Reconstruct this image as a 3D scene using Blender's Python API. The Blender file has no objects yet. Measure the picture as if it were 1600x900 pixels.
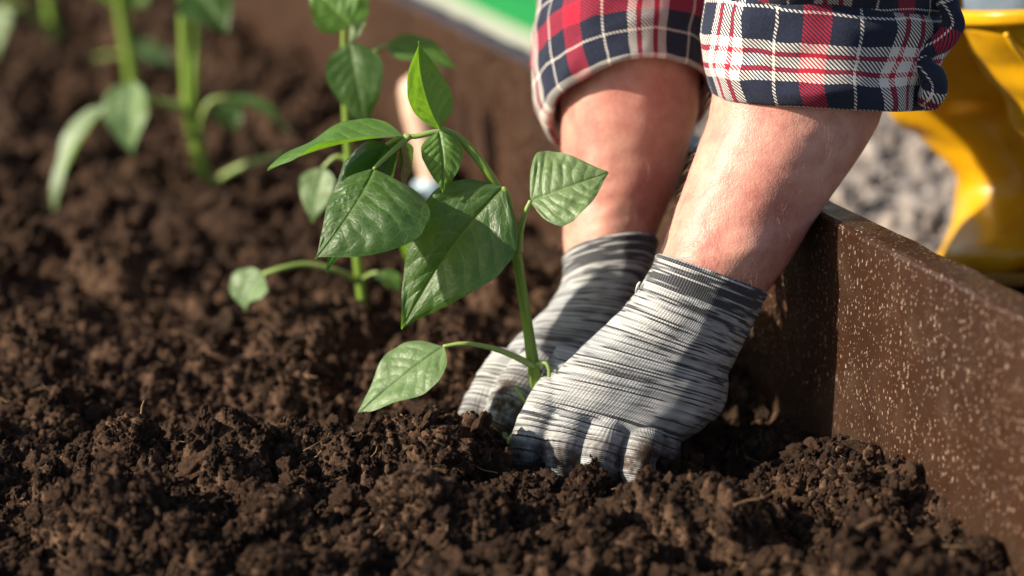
import bpy, bmesh, math, random
import numpy as np
from mathutils import Vector, Matrix, noise as mnoise
random.seed(7); np.random.seed(7)
R = math.radians
sc = bpy.context.scene
COL = sc.collection

# ------------------------------------------------------------------ camera, light
PITCH = R(16.0); FPX = 3778.0
CAM = Vector((0.0, -1.366, 0.487))
cam_d = bpy.data.cameras.new('camera'); cam = bpy.data.objects.new('camera', cam_d); COL.objects.link(cam)
cam.location = CAM; cam.rotation_euler = (math.pi/2 - PITCH, 0, 0)
cam_d.sensor_width = 36.0; cam_d.lens = 85.0; cam_d.clip_start = 0.02; cam_d.clip_end = 2000
cam_d.dof.use_dof = True; cam_d.dof.focus_distance = 1.388; cam_d.dof.aperture_fstop = 3.2
sc.camera = cam
SUN_EL = R(29.0); SUN_AZ = R(195.0)        # azimuth of the sun seen from the bed, from +x towards +y
sd = Vector((math.cos(SUN_AZ)*math.cos(SUN_EL), math.sin(SUN_AZ)*math.cos(SUN_EL), math.sin(SUN_EL)))
w = bpy.data.worlds.new('World'); sc.world = w; w.use_nodes = True
wn = w.node_tree.nodes; wl = w.node_tree.links
sky = wn.new('ShaderNodeTexSky'); sky.sky_type = 'NISHITA'; sky.sun_disc = False
sky.sun_elevation = SUN_EL; sky.sun_rotation = math.atan2(sd.x, sd.y)
sky.air_density = 1.0; sky.dust_density = 1.5; sky.ozone_density = 1.0
wl.new(sky.outputs[0], wn['Background'].inputs[0]); wn['Background'].inputs[1].default_value = 0.075
sl = bpy.data.lights.new('sun', 'SUN'); sl.energy = 5.0; sl.angle = R(0.9); sl.color = (1.0, 0.885, 0.725)
so = bpy.data.objects.new('sun', sl); COL.objects.link(so); so.rotation_euler = (-sd).to_track_quat('-Z', 'Y').to_euler()
so.location = (-3, 0, 3)
sc.view_settings.view_transform = 'Standard'; sc.view_settings.look = 'None'
sc.view_settings.exposure = 0.82; sc.view_settings.gamma = 1.0
sc.render.engine = 'CYCLES'
sc.cycles.use_denoising = True
sc.cycles.max_bounces = 8

# ------------------------------------------------------------------ helpers
FW = Vector((0, math.cos(PITCH), -math.sin(PITCH))); UP = Vector((0, math.sin(PITCH), math.cos(PITCH))); RT = Vector((1, 0, 0))
def ray(px, py): return FW + RT*((px-800)/FPX) - UP*((py-450)/FPX)
def W(px, py, y):                       # point of the place seen at (px,py) of the photo, standing at depth y
    d = ray(px, py); return CAM + d*((y-CAM.y)/d.y)
def G(px, py, z=0.0):                   # the same on a level z
    d = ray(px, py); return CAM + d*((z-CAM.z)/d.z)
def camvec(r, u, t): return (RT*r + UP*u - FW*t).normalized()

def link(o, parent=None):
    COL.objects.link(o)
    if parent is not None: o.parent = parent
    return o
def empty(name, loc=(0,0,0)):
    o = bpy.data.objects.new(name, None); o.location = loc; o.empty_display_size = 0.02; COL.objects.link(o); return o
def tag(o, label=None, cat=None, group=None, kind=None):
    if label: o['label'] = label
    if cat: o['category'] = cat
    if group: o['group'] = group
    if kind: o['kind'] = kind
    return o
def add_mesh(name, verts, faces, mat, parent=None, smooth=True, uvs=None):
    """verts in world space; under an Empty that is only translated they are shifted to it"""
    me = bpy.data.meshes.new(name)
    off = Vector((0,0,0))
    p = parent
    while p is not None: off += p.location; p = p.parent
    me.from_pydata([(v[0]-off.x, v[1]-off.y, v[2]-off.z) for v in verts], [], faces)
    if smooth: me.polygons.foreach_set('use_smooth', [True]*len(me.polygons))
    if uvs is not None:
        uvl = me.uv_layers.new(name='UVMap')
        vi = np.empty(len(me.loops), dtype=np.int32); me.loops.foreach_get('vertex_index', vi)
        uvl.data.foreach_set('uv', np.asarray(uvs, dtype=np.float32)[vi].ravel())
    me.materials.append(mat); me.update()
    return link(bpy.data.objects.new(name, me), parent)
def fattr(me, name, vals):
    a = me.attributes.new(name, 'FLOAT', 'POINT'); a.data.foreach_set('value', np.asarray(vals, dtype=np.float32))

def catmull(P, n):
    """P list of equal-length vectors -> n samples"""
    P = np.asarray(P, dtype=float); m = len(P)
    if m == 2:
        t = np.linspace(0,1,n)[:,None]; return P[0]*(1-t)+P[1]*t
    Q = np.vstack([2*P[0]-P[1], P, 2*P[-1]-P[-2]])
    out = []
    for t in np.linspace(0, m-1, n):
        i = min(int(t), m-2); f = t-i
        a,b,c,d = Q[i],Q[i+1],Q[i+2],Q[i+3]
        out.append(0.5*((2*b)+(-a+c)*f+(2*a-5*b+4*c-d)*f*f+(-a+3*b-3*c+d)*f**3))
    return np.array(out)

def tube_data(P, rad, n=24, seg=12, cap=True):
    C = catmull([list(p) for p in P], n); rr = np.interp(np.linspace(0,1,n), np.linspace(0,1,len(rad)), rad)
    vs=[]; fs=[]; us=[]
    T = np.gradient(C, axis=0); T /= np.linalg.norm(T,axis=1)[:,None]+1e-12
    ref = np.array([0.13,1,0.21]); L=0
    for i in range(n):
        a = np.cross(T[i], ref); a/=np.linalg.norm(a)+1e-9; b=np.cross(T[i],a)
        if i: L += np.linalg.norm(C[i]-C[i-1])
        for k in range(seg):
            th = 2*math.pi*k/seg
            vs.append(C[i]+rr[i]*(a*math.cos(th)+b*math.sin(th))); us.append((th*rr[i], L))
    for i in range(n-1):
        for k in range(seg):
            k2=(k+1)%seg
            fs.append((i*seg+k, i*seg+k2, (i+1)*seg+k2, (i+1)*seg+k))
    if cap:
        vs.append(C[0]-T[0]*rr[0]*0.5); us.append((0,0)); vs.append(C[-1]+T[-1]*rr[-1]*0.5); us.append((0,L))
        a0=len(vs)-2
        for k in range(seg):
            k2=(k+1)%seg; fs.append((a0,k2,k)); fs.append((a0+1,(n-1)*seg+k,(n-1)*seg+k2))
    return vs, fs, us
def tube(name, P, rad, mat, parent=None, n=24, seg=12):
    v,f,u = tube_data(P, rad, n, seg); return add_mesh(name, v, f, mat, parent, uvs=u)

def ring_arr(rings):
    """ring = (L, R, y, half_depth, rise) in photo pixels / metres -> arrays c, a, b"""
    out=[]
    for (Lp, Rp, y, dh, rise) in rings:
        yl, yr = (y if isinstance(y,tuple) else (y,y))
        l=W(*Lp,yl); r=W(*Rp,yr); c=(l+r)/2; a=(r-l)/2
        cx=(Lp[0]+Rp[0])/2; cy=(Lp[1]+Rp[1])/2; ym=(yl+yr)/2
        b = W(cx, cy-rise, ym-dh)-W(cx, cy, ym)
        out.append(list(c)+list(a)+list(b))
    return np.array(out)
def loft(rings, n=40, seg=48, cap=(True,True), power=2.0, disp=None):
    A = catmull(ring_arr(rings), n)
    vs=[]; us=[]; L=0
    RM=(np.linalg.norm(A[:,3:6],axis=1).mean()+np.linalg.norm(A[:,6:9],axis=1).mean())/2
    for i in range(n):
        c,a,b=A[i,:3],A[i,3:6],A[i,6:9]
        if i: L+=np.linalg.norm(c-A[i-1,:3])+0.5*abs(np.linalg.norm(a)-np.linalg.norm(A[i-1,3:6]))
        rm = RM
        for k in range(seg+1):
            th=2*math.pi*k/seg - math.pi*0.5          # seam at the back (-b)
            ct,st=math.cos(th),math.sin(th)
            e=2.0/power
            x=math.copysign(abs(ct)**e,ct); s=math.copysign(abs(st)**e,st)
            vs.append(c+a*x+b*s); us.append((2*math.pi*k/seg*rm, L))
    vs=np.array(vs); us=np.array(us)
    fs=[]
    S=seg+1
    for i in range(n-1):
        for k in range(seg): fs.append((i*S+k,i*S+k+1,(i+1)*S+k+1,(i+1)*S+k))
    if disp is not None:
        c=np.repeat(A[:,:3],S,axis=0); nr=vs-c; nr/=np.linalg.norm(nr,axis=1)[:,None]+1e-9
        d=np.array([disp(us[i,0],us[i,1],i//S,i%S) for i in range(len(vs))])
        # close the seam
        d=d.reshape(n,S); wq=np.clip((np.arange(S)-(S-7))/6.0,0,1)[None,:]; d=d*(1-wq)+d[:,:1]*wq
        vs=vs+nr*d.reshape(-1)[:,None]
    V=[tuple(v) for v in vs]; U=[tuple(u) for u in us]
    if cap[0]:
        V.append(tuple(A[0,:3])); U.append((0,0)); q=len(V)-1
        for k in range(seg): fs.append((q,k+1,k))
    if cap[1]:
        V.append(tuple(A[-1,:3])); U.append((0,L)); q=len(V)-1
        for k in range(seg): fs.append((q,(n-1)*S+k,(n-1)*S+k+1))
    return V,fs,U,A
def join_data(*ds):
    V=[];F=[]
    for d in ds:
        o=len(V); V+= [tuple(v) for v in d[0]]; F+=[tuple(i+o for i in f) for f in d[1]]
    return V,F
def remeshed(V,F,voxel,smooth=6,fac=0.5):
    me=bpy.data.meshes.new('tmp'); me.from_pydata(V,[],F); 
    bm=bmesh.new(); bm.from_mesh(me); bmesh.ops.remove_doubles(bm,verts=bm.verts,dist=1e-6); bmesh.ops.recalc_face_normals(bm,faces=bm.faces); bm.to_mesh(me); bm.free()
    o=bpy.data.objects.new('tmp',me); COL.objects.link(o)
    m=o.modifiers.new('r','REMESH'); m.mode='VOXEL'; m.voxel_size=voxel
    s=o.modifiers.new('s','SMOOTH'); s.iterations=smooth; s.factor=fac
    dg=bpy.context.evaluated_depsgraph_get(); ev=o.evaluated_get(dg); m2=ev.to_mesh()
    nv=len(m2.vertices); co=np.empty(nv*3); m2.vertices.foreach_get('co',co); co=co.reshape(-1,3)
    no=np.empty(nv*3); m2.vertices.foreach_get('normal',no); no=no.reshape(-1,3)
    fs=[tuple(p.vertices) for p in m2.polygons]
    ev.to_mesh_clear(); bpy.data.objects.remove(o); bpy.data.meshes.remove(me)
    return co,no,fs

# numpy noise
def h2(ix,iy,seed):
    x=(ix.astype(np.int64)*374761393+iy.astype(np.int64)*668265263+seed*974711)&0xffffffff
    x=((x^(x>>13))*1274126177)&0xffffffff
    x=(x^(x>>16))&0xffffffff
    x=((x*2246822519)&0xffffffff); x=x^(x>>15)
    return (x&0xffffff)/float(0x1000000)
def vnoise(x,y,seed=0):
    ix=np.floor(x);iy=np.floor(y);fx=x-ix;fy=y-iy
    fx=fx*fx*fx*(fx*(fx*6-15)+10);fy=fy*fy*fy*(fy*(fy*6-15)+10)
    a=h2(ix,iy,seed);b=h2(ix+1,iy,seed);c=h2(ix,iy+1,seed);d=h2(ix+1,iy+1,seed)
    return (a*(1-fx)+b*fx)*(1-fy)+(c*(1-fx)+d*fx)*fy
def fbm(x,y,oct=4,seed=0):
    s=0;a=1;t=0
    for o in range(oct):
        s=s+a*(vnoise(x*2**o+o*17.3,y*2**o-o*9.1,seed+o)-0.5);t+=a;a*=0.5
    return s/t*2
def lumps(x,y,cell,seed,prob=0.6,flat=0.8):
    gx=x/cell;gy=y/cell;ix=np.floor(gx);iy=np.floor(gy);best=np.zeros_like(x)
    for dx in (-1,0,1):
        for dy in (-1,0,1):
            cx=ix+dx;cy=iy+dy
            ox=cx+0.15+0.7*h2(cx,cy,seed);oy=cy+0.15+0.7*h2(cx,cy,seed+1)
            rr=(0.30+0.42*h2(cx,cy,seed+2))*(h2(cx,cy,seed+3)<prob)
            an=h2(cx,cy,seed+4)*3.14159; st=0.75+0.5*h2(cx,cy,seed+5)
            ux=gx-ox;uy=gy-oy
            vx=(ux*np.cos(an)+uy*np.sin(an))*st; vy=(-ux*np.sin(an)+uy*np.cos(an))/st
            q=rr*rr-(vx*vx+vy*vy)
            best=np.maximum(best,np.sqrt(np.maximum(q,0)))
    return best*cell*flat

# ------------------------------------------------------------------ material helpers
class M:
    def __init__(s,name):
        s.m=bpy.data.materials.new(name); s.m.use_nodes=True; s.t=s.m.node_tree; s.n=s.t.nodes; s.l=s.t.links
        s.b=s.n['Principled BSDF']; s.out=s.n['Material Output']
    def node(s,typ,**kw):
        n=s.n.new(typ)
        for k,v in kw.items(): setattr(n,k,v)
        return n
    def put(s,inp,v):
        if hasattr(v,'is_linked') or isinstance(v,bpy.types.NodeSocket): s.l.new(v,inp)
        else: inp.default_value=v
    def math(s,op,a,b=None,c=None,clamp=False):
        n=s.node('ShaderNodeMath',operation=op); n.use_clamp=clamp; s.put(n.inputs[0],a)
        if b is not None: s.put(n.inputs[1],b)
        if c is not None: s.put(n.inputs[2],c)
        return n.outputs[0]
    def noise(s,vec,scale,detail=4,rough=0.55,dist=0.0,out=0):
        n=s.node('ShaderNodeTexNoise'); s.l.new(vec,n.inputs['Vector']); n.inputs['Scale'].default_value=scale
        n.inputs['Detail'].default_value=detail; n.inputs['Roughness'].default_value=rough; n.inputs['Distortion'].default_value=dist
        return n.outputs[out]
    def voro(s,vec,scale,out=0,feature='F1'):
        n=s.node('ShaderNodeTexVoronoi',feature=feature); s.l.new(vec,n.inputs['Vector']); n.inputs['Scale'].default_value=scale
        return n.outputs[out]
    def ramp(s,fac,stops,interp='LINEAR'):
        n=s.node('ShaderNodeValToRGB'); cr=n.color_ramp; cr.interpolation=interp
        while len(cr.elements)<len(stops): cr.elements.new(0.5)
        for e,(p,c) in zip(cr.elements,stops):
            e.position=p; e.color=(c,c,c,1) if not isinstance(c,(tuple,list)) else (*c,1)
        s.put(n.inputs[0],fac); return n.outputs[0]
    def mix(s,fac,a,b,blend='MIX'):
        n=s.node('ShaderNodeMix',data_type='RGBA',blend_type=blend)
        s.put(n.inputs['Factor'],fac); 
        for i,v in ((6,a),(7,b)):
            s.put(n.inputs[i], v if not isinstance(v,tuple) else (*v,1) if len(v)==3 else v)
        return n.outputs[2]
    def bump(s,h,strength=0.5,dist=0.001,normal=None):
        n=s.node('ShaderNodeBump'); n.inputs['Strength'].default_value=strength; n.inputs['Distance'].default_value=dist
        s.l.new(h,n.inputs['Height'])
        if normal is not None: s.l.new(normal,n.inputs['Normal'])
        s.l.new(n.outputs[0],s.b.inputs['Normal']); return n.outputs[0]
    def pos(s): return s.node('ShaderNodeNewGeometry').outputs['Position']
    def obj(s): return s.node('ShaderNodeTexCoord').outputs['Object']
    def uv(s): return s.node('ShaderNodeTexCoord').outputs['UV']
    def xyz(s,v):
        n=s.node('ShaderNodeSeparateXYZ'); s.l.new(v,n.inputs[0]); return n.outputs
    def comb(s,x,y,z=0.0):
        n=s.node('ShaderNodeCombineXYZ'); s.put(n.inputs[0],x); s.put(n.inputs[1],y); s.put(n.inputs[2],z); return n.outputs[0]
    def attr(s,name,out='Fac'):
        n=s.node('ShaderNodeAttribute',attribute_name=name); return n.outputs[out]
    def rand(s): return s.node('ShaderNodeObjectInfo').outputs['Random']
    def set(s,**kw):
        for k,v in kw.items(): s.put(s.b.inputs[k.replace('_',' ')],v)
        return s

def soil_mat(name,inst=False):
    m=M(name); v=m.obj() if inst else m.pos()
    sc_=1.0 if not inst else 0.02
    p=m.node('ShaderNodeVectorMath',operation='SCALE'); m.l.new(v,p.inputs[0]); p.inputs['Scale'].default_value=sc_; v=p.outputs[0]
    if inst:
        a=m.node('ShaderNodeVectorMath',operation='ADD'); m.l.new(v,a.inputs[0]); r=m.rand()
        m.l.new(m.comb(m.math('MULTIPLY',r,13.7),m.math('MULTIPLY',r,5.1),r),a.inputs[1]); v2=a.outputs[0]
    else: v2=v
    n1=m.noise(v2,22,5,0.6); n2=m.noise(v2,160,4,0.65); n3=m.noise(v2,700,3,0.6)
    c=m.ramp(n1,[(0.30,(0.0125,0.0060,0.0034)),(0.5,(0.038,0.0188,0.0101)),(0.72,(0.074,0.040,0.0222))])
    c=m.mix(m.ramp(n2,[(0.36,0.0),(0.72,1.0)]),c,(0.175,0.101,0.060))
    red=m.ramp(m.noise(v2,60,3,0.6,0.6),[(0.63,0.0),(0.76,0.6)])
    c=m.mix(red,c,(0.085,0.036,0.014))
    c=m.mix(m.ramp(n3,[(0.30,0.75),(0.52,0.0)]),c,(0.012,0.0065,0.004))
    if inst: c=m.mix(0.55,c,m.ramp(m.rand(),[(0,(0.014,0.0075,0.0045)),(0.5,(0.042,0.0208,0.0113)),(0.9,(0.100,0.055,0.032)),(1,(0.10,0.048,0.022))]))
    h=m.math('ADD',m.math('MULTIPLY',n2,0.5),m.math('ADD',m.math('MULTIPLY',n3,0.35),m.math('MULTIPLY',m.noise(v2,1800,2,0.6),0.2)))
    m.bump(h,1.0,0.0045)
    m.set(Base_Color=c,Roughness=0.93); m.b.inputs['Specular IOR Level'].default_value=0.22
    return m.m
MAT_SOIL=soil_mat('soil_crumbly'); MAT_CLOD=soil_mat('soil_clod_earth',True)

# ------------------------------------------------------------------ the bed board line
BA=np.array([0.255,-0.19]); BD=np.array([-0.340,0.943]); BD/=np.linalg.norm(BD)
BN=np.array([BD[1],-BD[0]])              # outwards (to the right)
def board_side(x,y): return (x-BA[0])*BN[0]+(y-BA[1])*BN[1]
BOARD_TOP=0.137; BOARD_T=0.023

# ------------------------------------------------------------------ soil surface
BUMPS=[]   # (x,y,height,rx,ry)
def bumpat(px,py,h,rx,ry=None):
    g=G(px,py); BUMPS.append((g.x,g.y,h,rx,ry or rx))
bumpat(670,728,0.030,0.040,0.022)
bumpat(830,738,-0.014,0.034,0.026)
bumpat(440,730,0.020,0.055,0.025)
bumpat(200,740,0.018,0.05,0.025)
bumpat(330,630,-0.016,0.07,0.03)
bumpat(787,672,-0.024,0.022,0.035)
bumpat(905,748,-0.008,0.035,0.022)
bumpat(1130,700,-0.020,0.055,0.05)
bumpat(960,722,-0.024,0.050,0.030)
bumpat(1050,790,-0.014,0.06,0.03)
bumpat(570,650,-0.026,0.075,0.035)
bumpat(1400,770,0.014,0.07,0.05)
bumpat(1290,705,0.016,0.04,0.05)
bumpat(1480,800,0.016,0.05,0.05)
bumpat(640,830,0.012,0.06,0.03)
bumpat(880,640,-0.014,0.06,0.06)
bumpat(300,560,0.012,0.12,0.03)
bumpat(150,450,0.012,0.14,0.05)
def soil_h(x,y,fine=True):
    wx=x+0.006*fbm(x*45,y*45,3,91); wy=y+0.006*fbm(x*45+9,y*45-4,3,92)
    z=0.013*fbm(x*7,y*7,4,3)
    for (bx,by,h,rx,ry) in BUMPS: z=z+h*np.exp(-((x-bx)/rx)**2-((y-by)/ry)**2)
    m=0.55+0.45*np.clip(fbm(x*12+3,y*12,2,55)*2+0.5,0,1)
    z=z+lumps(wx,wy,0.060,11,0.45,0.75)*m
    z=z+lumps(wx,wy,0.026,21,0.45,0.75)*(0.3+0.7*m)
    if fine:
        wx2=x+0.0018*fbm(x*170,y*170,2,93); wy2=y+0.0018*fbm(x*170+7,y*170+2,2,94)
        z=z+lumps(wx2,wy2,0.0125,31,0.65,0.95)
        z=z+lumps(wx2,wy2,0.0058,41,0.75,1.1)
        z=z+0.0016*fbm(x*420,y*420,2,61)
    return z-SOIL0
_gx,_gy=np.meshgrid(np.linspace(-.4,.15,160),np.linspace(-.25,.5,160)); SOIL0=0.0; SOIL0=float(soil_h(_gx.ravel(),_gy.ravel()).mean())
def soil_z(x,y): return float(soil_h(np.array([x]),np.array([y]))[0])

def build_soil():
    d=list(np.arange(1.02,1.72,0.00128)); s=0.00135
    while d[-1]<3.9: d.append(d[-1]+s); s*=1.0062
    d=np.array(d); cols=np.arange(-420,1960,2.7)
    X=(cols[None,:]-800)/FPX*np.sqrt(d**2+CAM.z**2)[:,None]; Y=np.repeat((d+CAM.y)[:,None],len(cols),1)
    nr,nc=X.shape
    x=X.ravel();y=Y.ravel()
    side=board_side(x,y)
    keep=side<0.008
    z=np.zeros_like(x); z[keep]=soil_h(x[keep],y[keep])
    idx=-np.ones(nr*nc,dtype=np.int64); idx[keep]=np.arange(keep.sum())
    I=np.arange(nr*nc).reshape(nr,nc)
    q=np.stack([I[:-1,:-1],I[:-1,1:],I[1:,1:],I[1:,:-1]],-1).reshape(-1,4)
    q=idx[q]; q=q[(q>=0).all(1)]
    co=np.stack([x[keep],y[keep],z[keep]],-1).astype(np.float32)
    me=bpy.data.meshes.new('soil'); me.vertices.add(len(co)); me.vertices.foreach_set('co',co.ravel())
    me.loops.add(q.size); me.loops.foreach_set('vertex_index',q.ravel().astype(np.int32))
    me.polygons.add(len(q)); me.polygons.foreach_set('loop_start',np.arange(0,q.size,4,dtype=np.int32)); me.polygons.foreach_set('loop_total',np.full(len(q),4,dtype=np.int32))
    me.update(calc_edges=True); me.validate()
    me.polygons.foreach_set('use_smooth',np.ones(len(me.polygons),dtype=bool))
    me.materials.append(MAT_SOIL)
    o=link(bpy.data.objects.new('soil',me)); tag(o,kind='structure')
    # the wider bed beyond the finely worked part
    def bp(t,off): p=BA+BD*t+BN*off; return (p[0],p[1])
    near=bp(-2.2,0.005); far=bp(6.5,0.005)
    nx=60
    vs=[];fs=[]
    for i in range(nx+1):
        f=i/nx; b=(near[0]*(1-f)+far[0]*f, near[1]*(1-f)+far[1]*f)
        for j in range(nx+1):
            g=j/nx; xx=b[0]*(1-g)+(-4.0)*g; yy=b[1]
            vs.append((xx,yy,-0.045+0.02*mnoise.noise(Vector((xx*6,yy*6,0)))))
    for i in range(nx):
        for j in range(nx):
            a=i*(nx+1)+j; fs.append((a,a+1,a+nx+2,a+nx+1))
    b=add_mesh('soil_bed_floor',vs,fs,MAT_SOIL); tag(b,kind='structure')
build_soil()

# ------------------------------------------------------------------ clods and crumbs
def ico(sub):
    bm=bmesh.new(); bmesh.ops.create_icosphere(bm,subdivisions=sub,radius=1.0)
    v=np.array([x.co[:] for x in bm.verts]); f=[tuple(q.index for q in p.verts) for p in bm.faces]; bm.free(); return v,f
ICO={}
def clod_shape(sub,seed,rough=1.0,fine=True):
    if sub not in ICO: ICO[sub]=ico(sub)
    v,f=ICO[sub]; o=Vector((seed*7.31,seed*3.17,seed*1.73)); out=np.empty_like(v)
    st=np.array([random.uniform(.8,1.2),random.uniform(.8,1.2),random.uniform(.7,1.0)])
    for i,p in enumerate(v):
        q=Vector(p)+o
        r=1+rough*0.34*mnoise.fractal(q*1.3,1.0,2.0,3)
        r+=rough*0.30*(0.5-mnoise.voronoi(q*2.1)[0][0])
        r+=rough*0.17*(0.5-mnoise.voronoi(q*4.7)[0][0])
        if fine:
            r+=rough*0.15*(0.5-mnoise.voronoi(q*9.5)[0][0])
            if sub>=5: r+=rough*0.085*(0.5-mnoise.voronoi(q*20.0)[0][0])
            r+=rough*0.05*mnoise.noise(q*31.0)
        out[i]=p*r*st
    return out,f
PROTO=bpy.data.collections.new('crumb_shapes')     # not linked to the scene: only source shapes for the crumbs
for k in range(9):
    v,f=clod_shape(4,100+k,1.5)
    me=bpy.data.meshes.new('crumb'); me.from_pydata([tuple(p) for p in v],[],f); me.polygons.foreach_set('use_smooth',[True]*len(me.polygons)); me.materials.append(MAT_CLOD)
    PROTO.objects.link(bpy.data.objects.new('crumb_shape',me))
def scatter(name,pts,scl,mat,coll,kindname=None):
    n=len(pts); me=bpy.data.meshes.new(name); me.vertices.add(n); me.vertices.foreach_set('co',np.asarray(pts,dtype=np.float32).ravel())
    a=me.attributes.new('scl','FLOAT_VECTOR','POINT'); a.data.foreach_set('vector',np.asarray(scl,dtype=np.float32).ravel())
    a=me.attributes.new('rot','FLOAT_VECTOR','POINT'); a.data.foreach_set('vector',(np.random.rand(n,3)*6.283).astype(np.float32).ravel())
    me.materials.append(mat)
    o=link(bpy.data.objects.new(name,me))
    ng=bpy.data.node_groups.new(name+'_scatter','GeometryNodeTree')
    ng.interface.new_socket('Geometry',in_out='INPUT',socket_type='NodeSocketGeometry'); ng.interface.new_socket('Geometry',in_out='OUTPUT',socket_type='NodeSocketGeometry')
    N=ng.nodes; L=ng.links
    gi=N.new('NodeGroupInput'); go=N.new('NodeGroupOutput'); ip=N.new('GeometryNodeInstanceOnPoints'); ci=N.new('GeometryNodeCollectionInfo')
    ci.inputs['Collection'].default_value=coll; ci.inputs['Separate Children'].default_value=True; ci.inputs['Reset Children'].default_value=True
    ip.inputs['Pick Instance'].default_value=True
    s=N.new('GeometryNodeInputNamedAttribute'); s.data_type='FLOAT_VECTOR'; s.inputs[0].default_value='scl'
    r=N.new('GeometryNodeInputNamedAttribute'); r.data_type='FLOAT_VECTOR'; r.inputs[0].default_value='rot'
    rv=N.new('FunctionNodeRandomValue'); rv.data_type='INT'; rv.inputs[4].default_value=0; rv.inputs[5].default_value=len(coll.objects)-1
    L.new(gi.outputs[0],ip.inputs['Points']); L.new(ci.outputs[0],ip.inputs['Instance']); L.new(rv.outputs[2],ip.inputs['Instance Index'])
    L.new(s.outputs[0],ip.inputs['Scale'])
    e2r=N.new('FunctionNodeEulerToRotation'); L.new(r.outputs[0],e2r.inputs[0]); L.new(e2r.outputs[0],ip.inputs['Rotation'])
    L.new(ip.outputs[0],go.inputs[0])
    md=o.modifiers.new('scatter','NODES'); md.node_group=ng
    return o

CL='soil clods'
# px, py of the clod's middle, width px, height px, depth shift, label
heroes=[
 (200,700,118,96,0.0,5,'round dark soil clod on the left with a thin root standing on it'),
 (462,692,92,78,0.0,5,'upright crumbly soil clod left of the tall lump in front of the stem'),
 (388,700,62,70,0.0,5,'small knobbly soil clod just left of the upright crumbly one'),
 (430,805,118,92,0.0,5,'brown crumbly soil clod low in the middle of the left foreground'),
 (700,712,120,92,0.0,5,'tall soil lump heaped just left of the glove and seedling stem'),
 (650,785,140,112,0.0,5,'broad blurred soil clod in front of the tall lump by the stem'),
 (285,842,92,78,0.0,5,'dark soil clod at the lower left edge of the foreground'),
 (918,765,72,74,0.0,5,'ragged soil clod right under the fingertips of the nearer glove'),
 (1130,785,66,52,0.0,5,'small ragged soil clod in the open soil right of the nearer glove'),
 (1535,868,80,56,0.0,5,'wedge-shaped pale brown clod at the foot of the board, lower right corner'),
 (1342,745,54,44,0.0,5,'small rounded clod lying against the foot of the board'),
 (930,838,84,64,0.0,5,'smooth reddish clod in the foreground below the nearer glove'),
 (425,880,110,60,0.0,5,'flat blurred soil clod at the bottom edge, left of centre'),
 (785,872,74,60,0.0,5,'blurred soil clod at the bottom edge near the centre'),
]
crumb_pts=[]; crumb_scl=[]
for i,(px,py,wp,hp,dy,sub,lab) in enumerate(heroes):
    g=G(px,py+hp*0.5); y=g.y+0.012; c=W(px,py,y); s=(c-CAM).length/FPX
    v,f=clod_shape(sub,200+i,0.95)
    v=v/np.abs(v).max(0)[None,:]
    hw=wp*s/2; hh=hp*s/2*1.15
    P=np.stack([v[:,0]*hw,v[:,1]*hw*0.9,v[:,2]*hh],-1)
    e=empty_loc=Vector((c.x,c.y,c.z))
    me=bpy.data.meshes.new('soil_clod'); me.from_pydata([tuple(p) for p in P],[],f); me.polygons.foreach_set('use_smooth',[True]*len(me.polygons)); me.materials.append(MAT_SOIL)
    o=link(bpy.data.objects.new('soil_clod',me)); o.location=e; tag(o,lab,'soil clod',CL)
    sel=np.random.choice(len(P),800)
    for q in sel:
        if P[q,2]>-0.3*hh:
            crumb_pts.append(tuple(P[q]+np.array(e))); r=random.choice([.0006,.0008,.0010,.0014,.0018]); crumb_scl.append((r,r*random.uniform(.7,1.2),r*random.uniform(.6,1)))
def soil_points(n,px0,px1,d0,d1,r0,r1,powr,sink=0.25):
    u=np.random.rand(n*2); d=1/(1/d0+(1/d1-1/d0)*u)
    px=np.random.uniform(px0,px1,n*2); x=(px-800)/FPX*np.sqrt(d**2+CAM.z**2); y=d+CAM.y
    k=board_side(x,y)<-0.004; x=x[k][:n];y=y[k][:n]
    r=r0*(r1/r0)**(np.random.rand(len(x))**powr)
    z=soil_h(x,y)+r*(1-2*sink)*0.6
    return np.stack([x,y,z],-1), np.stack([r*np.random.uniform(.8,1.25,len(r)),r,r*np.random.uniform(.6,1,len(r))],-1)
for args in ((64000,-250,1750,1.05,1.72,0.0007,0.0026,1.5),(3400,-300,1800,1.05,1.8,0.0025,0.0065,1.9),(150,-300,1800,1.05,1.8,0.006,0.011,1.5),(5000,-300,1500,1.7,3.2,0.003,0.011,1.6),(420,-300,1500,1.8,3.3,0.010,0.02,1.3)):
    p,s=soil_points(*args); crumb_pts+= [tuple(q) for q in p]; crumb_scl+=[tuple(q) for q in s]
tag(scatter('soil_crumbs',crumb_pts,crumb_scl,MAT_CLOD,PROTO),'loose dark brown crumbs of soil strewn over the bed','soil',kind='stuff')

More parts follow.
